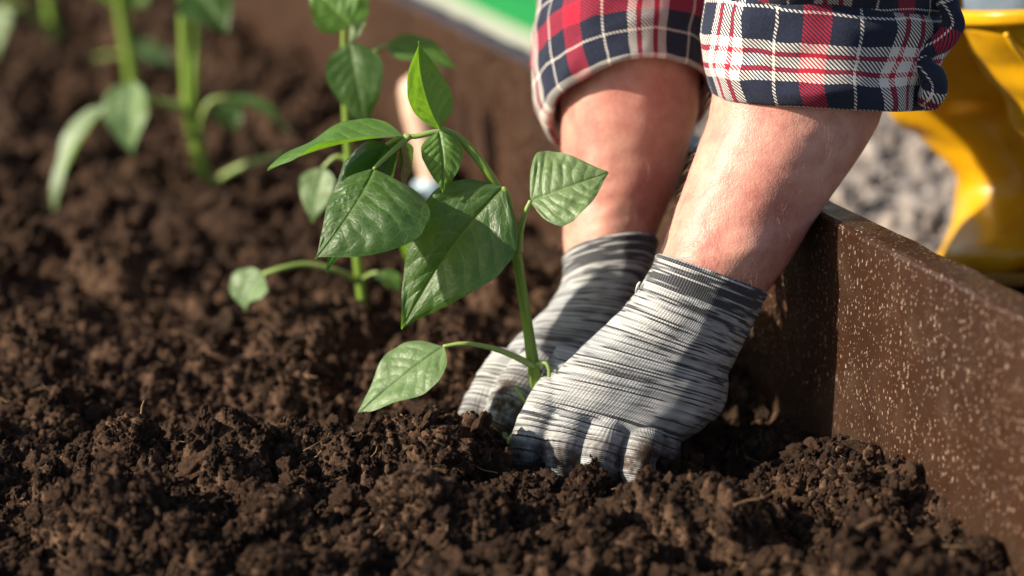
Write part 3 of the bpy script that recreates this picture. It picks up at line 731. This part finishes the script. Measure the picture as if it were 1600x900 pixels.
armF=[((1150,-330),(1420,-330),0.020,0.045,0),((1120,0),(1420,0),0.043,0.046,0),((1112,150),(1384,160),0.040,0.046,0),((1090,235),(1345,240),0.030,0.044,0),((1063,310),(1293,315),0.020,0.039,0),((1040,370),(1250,385),0.012,0.035,0),((1031,398),(1222,425),0.006,0.033,0),((1026,425),(1196,462),0.002,0.030,2),((1015,455),(1178,500),0.0,0.027,2),((990,480),(1150,540),-.002,.022,2)]
armB=[((930,-330),(1180,-330),0.215,0.046,10),((885,0),(1110,-10),0.165,0.047,20),((873,120),(1096,110),0.150,0.046,20),((876,200),(1086,190),0.142,0.044,20),((880,290),(1060,280),0.132,0.038,20),((880,350),(1036,340),0.124,0.034,20),((881,395),(1022,378),0.117,0.031,20),((890,430),(1010,425),0.110,0.028,20),((880,470),(985,480),.10,.022,15)]
BONE={1.0:(0.112,0.292)}     # the wrist bone of the nearer arm
def arm_disp(seed):
    def f(u,v,i,k): return (0.0045*math.exp(-((u-BONE[seed][0])/0.016)**2-((v-BONE[seed][1])/0.013)**2) if seed in BONE else 0)+0.0012*mnoise.noise(Vector((u*45,v*30,seed)))+0.0006*mnoise.noise(Vector((u*110,v*120,seed)))
    return f
d1=loft(armF,90,72,disp=arm_disp(1.0)); d2=loft(armB,80,64,disp=arm_disp(5.0))
tor=loft([((1250,-2300),(1900,-2350),0.35,0.12,0),((1150,-1500),(1850,-1600),(0.28,0.40),0.16,0),((1150,-1250),(1850,-1300),(0.25,0.4),0.19,0),((1000,-1050),(1900,-1000),(0.2,0.45),0.17,0),((1300,-700),(1950,-600),0.45,0.13,0)],24,32)
V,F=join_data(d1,d2)
add_mesh('body',V,F,MAT_SKIN,person)

# fine arm hairs
def hairs():
    m=M('arm_hair'); m.set(Base_Color=(0.55,0.42,0.30,1),Roughness=0.5)
    Vh=[];Fh=[]; rnd=random.Random(3)
    for d,cnt in ((d1,520),(d2,200)):
        A=d[3]; n=len(A)
        for _ in range(cnt):
            i=rnd.randint(int(n*0.22),int(n*0.72)); c,a,b=A[i,:3],A[i,3:6],A[i,6:9]; th=rnd.uniform(0.15,1.15)*math.pi
            nr=a*math.cos(th)+b*math.sin(th); p=c+nr*1.005; nr=nr/np.linalg.norm(nr); tg=A[min(i+3,n-1),:3]-A[i,:3]; tg/=np.linalg.norm(tg)
            L=rnd.uniform(.003,.008); dr=tg*0.9+nr*rnd.uniform(.25,.6)+np.random.randn(3)*0.25
            dr/=np.linalg.norm(dr); P=[p,p+dr*L*.5+nr*.0004,p+dr*L+tg*L*.2]
            v,f,_u=tube_data(P,[.00004,.00003,.00001],5,3,False); o=len(Vh); Vh+=[tuple(q) for q in v]; Fh+=[tuple(j+o for j in q) for q in f]
    o=add_mesh('arm_hair',Vh,Fh,m.m,person); tag(o,kind='stuff')
hairs()

# ---- gloves
def glove_mat():
    m=M('striped_knit'); u=m.xyz(m.uv()); ROW=0.00108
    rowf=m.math('DIVIDE',u[1],ROW); row=m.math('FLOOR',rowf); fr=m.math('SUBTRACT',rowf,row)
    # dyed yarn: dark runs that belong to single rows, clustered in bands
    n1=m.noise(m.comb(m.math('MULTIPLY',u[0],26),m.math('MULTIPLY',row,1.9),0.0),1.0,2,0.5)
    n2=m.noise(m.comb(m.math('MULTIPLY',u[0],13),m.math('MULTIPLY',row,7.77),3.0),1.0,3,0.6)
    n4=m.noise(m.comb(m.math('MULTIPLY',u[0],4),m.math('MULTIPLY',row,0.16),9.0),1.0,2,0.5)
    cuff=m.attr('cuff')
    s=m.math('ADD',m.math('MULTIPLY',n1,0.24),m.math('ADD',m.math('MULTIPLY',n2,0.66),m.math('MULTIPLY',n4,0.16)))
    s=m.math('ADD',s,m.math('MULTIPLY',cuff,0.05))
    dark=m.ramp(s,[(0.540,0.0),(0.585,1.0)])
    # stitches: little V loops
    st=m.math('SINE',m.math('MULTIPLY_ADD',u[0],2*math.pi/0.0014,m.math('MULTIPLY',m.math('ABSOLUTE',m.math('SUBTRACT',fr,0.5)),3.4)))
    st=m.math('MULTIPLY_ADD',st,0.5,0.5)
    rowh=m.math('SINE',m.math('MULTIPLY',fr,math.pi))
    stitch=m.math('MULTIPLY',rowh,m.math('MULTIPLY_ADD',st,0.6,0.4))
    light=m.ramp(m.noise(m.obj(),26,3),[(0.35,(0.40,0.425,0.44)),(0.6,(0.57,0.57,0.545))])
    dk=m.mix(m.math('MULTIPLY',m.math('GREATER_THAN',st,0.72),0.5),(0.018,0.020,0.026),(0.24,0.24,0.25))
    gy=m.ramp(m.noise(m.comb(m.math('MULTIPLY',u[0],9),m.math('MULTIPLY',row,3.33),7.0),1.0,2,0.5),[(0.44,0.0),(0.62,0.62)])
    light=m.mix(gy,light,(0.17,0.18,0.195))
    c=m.mix(dark,light,dk)
    c=m.mix(m.ramp(stitch,[(0.0,0.40),(0.35,0.0)]),c,(0.10,0.10,0.115))
    # soil smears towards the finger tips
    soil=m.attr('soil'); sm=m.math('MULTIPLY',soil,m.ramp(m.noise(m.obj(),80,5,0.7),[(0.36,0.0),(0.56,1.0)])); sm=m.math('MAXIMUM',sm,m.ramp(m.noise(m.obj(),48,6,0.75),[(0.58,0.0),(0.78,0.5)]))
    c=m.mix(sm,c,(0.055,0.032,0.020))
    m.set(Base_Color=c,Roughness=0.9); m.b.inputs['Specular IOR Level'].default_value=0.2; m.b.inputs['Sheen Weight'].default_value=0.15
    m.bump(m.math('ADD',stitch,m.math('MULTIPLY',m.noise(m.obj(),55,3),1.5)),0.55,0.0011)
    return m.m
MAT_GLOVE=glove_mat()
def glove(rings,extra,stains,label,wr_seed,name='glove'):
    base=loft(rings,60,64,power=2.25)
    parts=[base]
    for (P,rad) in extra: parts.append(tube_data([W(*p) for p in P],rad,20,16))
    V,F=join_data(*parts); co,no,fs=remeshed(V,F,0.0011,6,0.5)
    A=catmull(ring_arr(rings),90); cs=A[:,:3]; a=A[:,3:6]; b=A[:,6:9]
    nrm=np.cross(a,b); nrm/=np.linalg.norm(nrm,axis=1)[:,None]
    T=np.gradient(cs,axis=0); sg=np.sign((nrm*T).sum(1)); nrm*=sg[:,None]
    arc=np.concatenate([[0],np.cumsum(np.linalg.norm(np.diff(cs,axis=0),axis=1))])
    D=np.einsum('ij,kj->ik',co,nrm)-np.einsum('kj,kj->k',cs,nrm)[None,:]
    pos=(D>=0); cnt=pos.sum(1); idx=np.clip(cnt-1,0,len(cs)-2); ar=np.arange(len(co))
    d0=D[ar,idx]; d1_=D[ar,idx+1]; f=np.clip(d0/(d0-d1_+1e-9),0,1)
    t=arc[idx]+(arc[idx+1]-arc[idx])*f
    over=D[:,-1]>0; t[over]=arc[-1]+D[over,-1]; under=D[:,0]<0; t[under]=D[under,0]
    an=np.linalg.norm(a,axis=1); bn=np.linalg.norm(b,axis=1)
    i0=np.clip(idx,0,len(cs)-1); rel=co-cs[i0]
    ua=(rel*a[i0]).sum(1)/an[i0]**2; ub=(rel*b[i0]).sum(1)/bn[i0]**2
    th=np.arctan2(ua,ub); u=th*(an.mean()+bn.mean())/2*1.1
    # wrinkles: gathers across the back of the hand, crossways creases at the wrist
    wr=np.array([mnoise.noise(Vector((u[i]*38,t[i]*130,wr_seed)))*0.0007+mnoise.noise(Vector((u[i]*90,t[i]*22,wr_seed+3)))*0.0009+mnoise.noise(Vector((u[i]*25,t[i]*26,wr_seed+8)))*0.0014 for i in range(len(co))])
    hem=np.exp(-((t-0.0022)/0.0020)**2)*0.0008
    co=co+no*(wr*np.clip((t-0.002)/0.01,0.15,1)+hem)[:,None]
    uv=np.stack([u+0.5,t+0.2],-1)
    o=add_mesh(name,co,fs,MAT_GLOVE,person,uvs=uv); tag(o,label)
    fattr(o.data,'cuff',np.clip(1-(t-0.012)/0.022,0,1))
    soil=np.zeros(len(co))
    for (px,py,y,r,s) in stains:
        p=np.array(W(px,py,y)); soil=np.maximum(soil,s*np.clip(1.5-np.linalg.norm(co-p[None,:],axis=1)/r,0,1))
    soil=np.maximum(soil,np.clip(0.95-(co[:,2]-0.004)/0.022,0,0.95))
    fattr(o.data,'soil',soil)
    return o
frontR=[((1027,396),(1199,458),0.004,0.036,3),((1003,442),(1174,512),0.001,0.034,2),((972,482),(1154,553),-.002,.032,2),((928,523),(1136,588),-.006,.029,2),((886,566),(1126,628),-.011,.028,4),((856,604),(1104,666),-.015,.0255,6),((840,632),(1064,696),-.017,.022,6),((838,662),(1046,718),-.016,.016,5),((840,694),(1036,740),-.012,.009,4)]
frontX=[([(872,606,-.018),(846,650,-.024),(829,686,-.025),(825,718,-.021),(829,775,-.012)],[.0112,.0122,.0120,.0112,.0104]),
        ([(922,604,-.016),(902,642,-.026),(886,682,-.034),(879,714,-.033),(883,740,-.029),(888,785,-.020)],[.0112,.0120,.0122,.0114,.0108,.0104]),
        ([(978,612,-.014),(958,650,-.026),(939,692,-.037),(934,722,-.039),(940,750,-.036),(950,795,-.026)],[.0112,.0120,.0118,.0112,.0106,.0100]),
        ([(1040,616,-.008),(1024,652,-.020),(1005,694,-.034),(995,722,-.040),(1001,746,-.040),(1014,757,-.037),(1036,764,-.030)],[.0110,.0118,.0114,.0106,.0100,.0094,.0084]),
        ([(1032,672,-.022),(1038,702,-.020),(1034,726,-.014)],[.0115,.0108,.009]),
        ([(1060,500,.0),(1092,600,-.004),(1086,652,-.010)],[.012,.018,.012]),
        ([(900,560,.012),(862,630,.018),(850,690,.018)],[.014,.012,.0105])]
gl=glove(frontR,frontX,[(1012,712,-.046,.010,1.1),(1085,655,-.02,.009,.8),(1020,745,-.045,.010,.8),(850,700,-.03,.008,.7)],'nearer striped grey knit glove pressed into the soil, back of hand showing',1.0)
th=M('loose_yarn'); th.set(Base_Color=(0.6,0.6,0.58,1),Roughness=0.9)
tube('loose_thread',[W(999,452,-.004),W(996,446,-.010),W(1000,441,-.012),W(995,449,-.014),W(993,457,-.012)],[.0006,.0006,.0005,.0005,.0003],th.m,gl,n=24,seg=6)
backR=[((880,404),(1028,376),0.118,0.034,24),((878,448),(1018,436),0.108,0.031,26),((848,492),(998,498),0.097,0.028,24),((802,536),(968,558),0.082,0.026,22),((770,575),(930,618),0.070,0.024,20),((756,606),(890,652),0.060,0.018,16),((760,630),(860,680),0.054,0.009,12)]
backX=[([(800,560,.056),(768,610,.046),(745,645,.038),(739,675,.034),(745,730,.030)],[.0130,.0130,.0122,.0112,.0105]),
       ([(845,560,.048),(810,605,.034),(788,640,.024),(780,672,.020),(786,730,.020)],[.0130,.0132,.0126,.0116,.0105]),
       ([(860,600,.05),(838,650,.040),(832,720,.034)],[.0125,.012,.0105])]
glove(backR,backX,[(783,618,.012,.018,1.2),(786,672,.01,.010,.9),(775,650,.012,.010,.8)],'farther striped grey knit glove behind the stem, soil on its thumb',4.0)

# ---- plaid sleeves
def plaid_mat(name,ou,ov,per=0.104):
    m=M(name); u=m.xyz(m.uv()); wh=(0.68,0.64,0.58); rd=(0.40,0.010,0.035); nv=(0.007,0.013,0.034)
    st=[(0,wh),(.045,rd),(.075,wh),(.15,rd),(.18,wh),(.235,nv),(.388,wh),(.403,nv),(.54,rd),(.675,nv),(.803,wh),(.818,nv),(.985,wh)]
    wob=m.math('MULTIPLY',m.math('SUBTRACT',m.noise(m.obj(),30,2),0.5),0.006)
    fu=m.math('FRACT',m.math('MULTIPLY_ADD',m.math('ADD',u[0],wob),1/per,ou)); fv=m.math('FRACT',m.math('MULTIPLY_ADD',m.math('ADD',u[1],wob),1/per,ov))
    cu=m.ramp(fu,st,'CONSTANT'); cv=m.ramp(fv,st,'CONSTANT')
    tw=m.math('FRACT',m.math('MULTIPLY',m.math('ADD',u[0],m.math('MULTIPLY',u[1],1.0)),1/0.0024))
    msk=m.math('GREATER_THAN',tw,0.5)
    c=m.mix(msk,cu,cv); c=m.mix(m.math('MULTIPLY',m.noise(m.obj(),600,2),0.07),c,(0.35,0.33,0.34))
    m.set(Base_Color=c,Roughness=0.95); m.b.inputs['Specular IOR Level'].default_value=0.15; m.b.inputs['Sheen Weight'].default_value=0.08; m.b.inputs['Sheen Roughness'].default_value=0.5
    m.bump(m.math('ADD',m.math('MULTIPLY',tw,0.5),m.noise(m.obj(),900,2)),0.4,0.0007)
    return m.m
PL_F=plaid_mat('plaid_flannel_near',0.689,0.30); PL_B=plaid_mat('plaid_flannel_far',0.35,0.55); PL_S=plaid_mat('plaid_flannel_shirt',0.0,0.1)
def wrinkle(seed,amp,edge=0):
    def f(u,v,i,k): return amp*(1.1*(0.35-abs(mnoise.noise(Vector((u*13+v*9,v*24-u*5,seed+31)))))+0.8*mnoise.noise(Vector((u*22,v*34,seed)))+0.6*mnoise.noise(Vector((u*14+v*30,v*16-u*9,seed+5)))+0.35*mnoise.noise(Vector((u*70,v*60,seed+9))))
    return f
shirt_root=None
def sleeve(name,rings,mat,seed,parent,amp=0.0025,n=60,seg=96,cap=(False,False)):
    V,F,U,A=loft(rings,n,seg,cap=cap,disp=wrinkle(seed,amp)); return add_mesh(name,V,F,mat,parent,uvs=U)
shirt=sleeve('shirt',[((900,-2350),(1700,-2350),0.30,0.06,0),((850,-2250),(1750,-2250),(.24,.42),0.13,0),((820,-2000),(1850,-2000),(.18,.45),0.19,0),((850,-1600),(1950,-1550),(.2,.48),0.20,0),((950,-1200),(2050,-1100),(.25,.5),0.19,0),((1200,-850),(2150,-700),(.4,.58),0.17,0),((1400,-650),(2100,-500),.5,0.12,0)],PL_S,2.0,person,0.006,40,64,(True,True))
# near sleeve: upper sleeve, then the rolled cuff
sleeve('sleeve',[((1250,-1700),(1800,-1750),(.10,.30),.085,0),((1180,-1000),(1720,-950),(.06,.24),.08,0),((1120,-600),(1600,-540),(-.01,.06),.064,0),((1105,-250),(1540,-200),(.0,.04),.058,0),((1108,-80),(1502,-50),.030,.058,0),((1120,20),(1470,30),.052,.056,0),((1124,80),(1450,90),.048,.053,0)],PL_F,6.0,shirt,0.005,80)
cuffF=[((1128,110),(1440,120),.046,.050,0),((1126,40),(1446,60),.050,.052,0),((1120,-6),(1462,30),.053,.056,0),((1108,-12),(1482,26),.053,.062,-2),((1103,25),(1486,52),.052,.064,-4),((1100,70),(1474,92),.050,.064,-5),((1101,105),(1458,122),.047,.063,-6),((1110,140),(1458,158),.045,.061,-7),((1117,152),(1454,170),.044,.058,-8),((1124,152),(1444,168),.044,.054,-6),((1126,130),(1436,140),.045,.051,-4),((1124,60),(1430,70),.05,.050,0)]
cf=sleeve('cuff',cuffF,PL_F,3.0,shirt,0.0050,110,120)
tag(cf,'rolled-up cuff of the nearer sleeve')
def frill(P,rad,mat,parent):
    v,f,u=tube_data([W(*p) for p in P],rad,60,16)
    v=[tuple(np.array(q)*1.0+np.array([mnoise.noise(Vector(q)*90),mnoise.noise(Vector(q)*90+Vector((5,0,0))),mnoise.noise(Vector(q)*90+Vector((0,7,0)))])*0.0022) for q in v]
    add_mesh('cuff_edge',v,f,mat,parent,uvs=u)
frill([(1470,-20,.020),(1484,10,.014),(1488,36,.012),(1476,60,.012),(1452,76,.014),(1440,92,.014),(1448,106,.010),(1460,122,.010),(1457,142,.012),(1450,162,.016)],[.006,.0068,.007,.006,.0058,.0055,.006,.0068,.0072,.006],PL_F,cf)
# far sleeve
sleeve('sleeve',[((900,-1700),(1500,-1750),(.35,.50),.085,0),((880,-1000),(1350,-1000),(.26,.36),.074,10),((870,-500),(1230,-520),.25,.062,30),((860,-200),(1160,-220),.215,.058,50),((858,-60),(1135,-80),.18,.058,60),((862,20),(1118,-5),.165,.055,70),((868,80),(1112,60),.158,.052,72)],PL_B,9.0,shirt,0.005,70)
cuffB=[((868,150),(1100,110),.148,.050,76),((862,60),(1112,30),.158,.054,74),((850,0),(1124,-30),.168,.058,70),((838,8),(1134,-30),.168,.062,70),((830,50),(1134,20),.162,.064,74),((829,95),(1128,62),.156,.064,78),((834,140),(1120,100),.150,.062,80),((848,180),(1114,138),.146,.060,80),((858,196),(1108,152),.144,.056,80),((866,194),(1102,150),.144,.052,78),((870,160),(1098,120),.147,.049,76)]
cb=sleeve('cuff',cuffB,PL_B,13.0,shirt,0.0052,100,110); tag(cb,'rolled-up cuff of the farther sleeve, out of focus')

# ---- boots and jeans
def boot_mat():
    m=M('yellow_rubber'); v=m.obj()
    c=m.ramp(m.noise(v,14,3),[(0.3,(0.60,0.30,0.003)),(0.7,(0.70,0.37,0.006))])
    c=m.mix(m.ramp(m.noise(v,38,6,0.75),[(0.55,0.0),(0.75,0.45)]),c,(0.24,0.14,0.04))
    m.set(Base_Color=c,Roughness=m.ramp(m.noise(v,40,3),[(0.3,0.30),(0.7,0.44)])); m.b.inputs['Coat Weight'].default_value=0.15; m.b.inputs['Coat Roughness'].default_value=0.25
    m.bump(m.noise(v,30,3),0.25,0.004)
    return m.m
MAT_BOOT=boot_mat()
den=M('denim'); du=den.xyz(den.uv()); dn=den.math('SINE',den.math('MULTIPLY',den.math('ADD',du[0],du[1]),5200)); 
den.set(Base_Color=den.mix(den.math('MULTIPLY_ADD',dn,0.2,0.35),(0.07,0.11,0.17),(0.22,0.28,0.34)),Roughness=0.9); den.bump(den.noise(den.obj(),300,3),0.5,0.001); MAT_DENIM=den.m
def boot(label,shaft,foot,sole,seed,rim,seam):
    d=[loft(shaft,60,48)]
    V,F=join_data(*d); co,no,fs=remeshed(V,F,0.0032,10,0.5)
    dsp=np.array([mnoise.noise(Vector(c)*26+Vector((seed,0,0)))*0.0034+ (mnoise.noise(Vector((c[0]*14,c[1]*14,c[2]*46))+Vector((seed,5,0))))*0.0060 for c in co]); co=co+no*dsp[:,None]
    b=add_mesh('boot',co,fs,MAT_BOOT,person); tag(b,label)
    A=loft(rim,14,64,cap=(False,False)); add_mesh('rim',A[0],A[1],MAT_BOOT,b)
    if seam: tube('seam',[W(*p) for p in seam],[.0022,.002,.0018],MAT_BOOT,b,n=20,seg=8)
    A=loft(sole,24,40); sm=M('boot_sole'); sm.set(Base_Color=(0.30,0.16,0.02,1),Roughness=0.6); add_mesh('sole',A[0],A[1],sm.m,b)
# planted boot behind: shin leaning forward over the toe
yB=0.36
boot('shaded yellow rubber boot behind, standing on the gravel by the board',
  [((1290,-150),(1560,-180),yB-.02,.062,0),((1330,40),(1600,0),yB-.01,.062,0),((1388,165),(1650,110),yB,.060,0),((1446,215),(1680,180),yB+.005,.056,0),((1484,250),(1700,230),yB+.005,.054,0),((1494,300),(1710,290),yB,.060,0),((1484,350),(1715,345),yB-.015,.078,0),((1464,392),(1718,392),yB-.03,.095,0),((1458,424),(1716,424),yB-.03,.095,0)],
  None,[((1456,426),(1718,426),yB-.03,.098,0),((1452,432),(1722,432),yB-.03,.102,0),((1452,446),(1722,446),yB-.03,.102,0)],1.0,
  [((1286,-160),(1562,-192),yB-.02,.064,0),((1282,-168),(1566,-200),yB-.02,.067,0),((1284,-180),(1564,-212),yB-.02,.066,0),((1294,-182),(1552,-210),yB-.02,.058,0)],None)
yA=0.21
boot('nearer yellow rubber boot with wide rim at the right edge',
  [((1494,22),(1768,10),yA,.066,-6),((1528,85),(1772,70),yA+.005,.062,-6),((1560,140),(1780,130),yA+.01,.058,-5),((1592,200),(1792,200),yA+.02,.054,-4),((1622,270),(1810,280),yA+.03,.052,0),((1640,330),(1830,340),yA+.04,.056,0),((1664,400),(1850,400),yA+.03,.070,0),((1676,460),(1862,460),yA+.005,.090,0),((1676,500),(1862,500),yA+.005,.090,0)],
  None,[((1674,502),(1864,502),yA+.005,.093,0),((1670,508),(1868,508),yA+.005,.097,0),((1670,524),(1868,524),yA+.005,.097,0)],4.0,
  [((1495,40),(1770,28),yA,.066,-7),((1487,36),(1776,24),yA,.071,-7),((1485,26),(1777,14),yA,.072,-7),((1487,16),(1776,4),yA,.071,-7),((1498,14),(1764,2),yA,.062,-6),((1504,34),(1756,22),yA,.056,-6)],
  [(1572,52,yA-.0575),(1582,70,yA-.0565),(1594,86,yA-.055),(1610,104,yA-.053)])
def jeans():
    a=loft([((1512,60),(1730,40),yA,.054,-4),((1500,-40),(1740,-60),yA,.058,-4),((1440,-250),(1730,-260),yA,.07,0),((1380,-480),(1720,-480),yA+.02,.08,0),((1500,-700),(1850,-620),yA+.10,.085,0),((1750,-760),(2100,-640),yA+.22,.09,0),((2000,-700),(2300,-560),yA+.3,.08,0)],50,48,disp=wrinkle(20,.004))
    b=loft([((1320,-100),(1545,-140),yB-.02,.052,0),((1270,-260),(1540,-290),yB-.03,.06,0),((1260,-450),(1560,-450),yB,.075,0),((1450,-620),(1750,-540),yB+.08,.085,0),((1750,-680),(2050,-560),yB+.15,.09,0),((1950,-640),(2250,-520),yB+.2,.08,0)],50,48,disp=wrinkle(25,.004))
    V=a[0]+b[0]; F=a[1]+[tuple(i+len(a[0]) for i in f) for f in b[1]]
    add_mesh('jeans',V,F,MAT_DENIM,person,uvs=a[2]+b[2])
jeans()

# ------------------------------------------------------------------ hand tool and stone
def trowel():
    y=G(672,338).y
    e=empty('hand_trowel',G(676,345)); tag(e,'wooden-handled garden trowel with pale blue collar stuck in the soil','trowel')
    wm=M('pale_turned_wood'); wu=wm.xyz(wm.uv()); g=wm.noise(wm.comb(wm.math('MULTIPLY',wu[0],300),wm.math('MULTIPLY',wu[1],12)),1.0,3)
    wm.set(Base_Color=wm.ramp(g,[(0.3,(0.62,0.40,0.29)),(0.7,(0.74,0.52,0.40))]),Roughness=0.5)
    bm_=M('pale_blue_metal'); bm_.set(Base_Color=(0.40,0.55,0.62,1),Roughness=0.4)
    a=W(646,124,y+.01); b=W(680,290,y)
    tube('handle',[a,a*.9+b*.1,a*.7+b*.3,a*.4+b*.6,b],[.010,.0135,.0145,.0125,.0105],wm.m,e,n=40,seg=20)
    tube('collar',[W(674,284,y),W(676,300,y),W(680,334,y)],[.0150,.0150,.0140],bm_.m,e,n=14,seg=20)
    # cupped blade going into the soil
    p=W(680,330,y); ax=(b-a).normalized(); ax=Vector((ax.x,ax.y,ax.z)); s=RT; nn=ax.cross(s)
    vs=[];fs=[];n=16;k=12
    for lay in (0,1):
        for i in range(n+1):
            t=i/n; hw=0.030*min(1,(t*5)**0.6)*(1-max(0,t-.55)**2*3.6)
            for j in range(k+1):
                v=-1+2*j/k; q=p+ax*(t*0.11)+s*(v*hw)+nn*(0.010*(1-v*v)-lay*0.0016); vs.append(q)
    K=k+1;Q=(n+1)*K
    for i in range(n):
        for j in range(k): c=i*K+j; fs.append((c,c+1,c+K+1,c+K)); fs.append((Q+c,Q+c+K,Q+c+K+1,Q+c+1))
        for j in (0,k): c=i*K+j; fs.append((c,c+K,Q+c+K,Q+c))
    add_mesh('blade',vs,fs,bm_.m,e)
trowel()
def pebble():
    g=G(783,318); v,f=clod_shape(4,77,0.35,False); pm=M('pale_stone'); pm.set(Base_Color=pm.ramp(pm.noise(pm.obj(),120,4),[(0.3,(0.36,0.33,0.30)),(0.7,(0.55,0.52,0.48))]),Roughness=0.8)
    me=bpy.data.meshes.new('stone'); me.from_pydata([tuple(p*np.array([.014,.012,.011])) for p in v],[],f); me.polygons.foreach_set('use_smooth',[True]*len(me.polygons)); me.materials.append(pm.m)
    o=link(bpy.data.objects.new('stone',me)); o.location=(g.x,g.y,soil_z(g.x,g.y)+0.006); tag(o,'pale rounded stone on the soil behind the seedling stem','stone')
pebble()
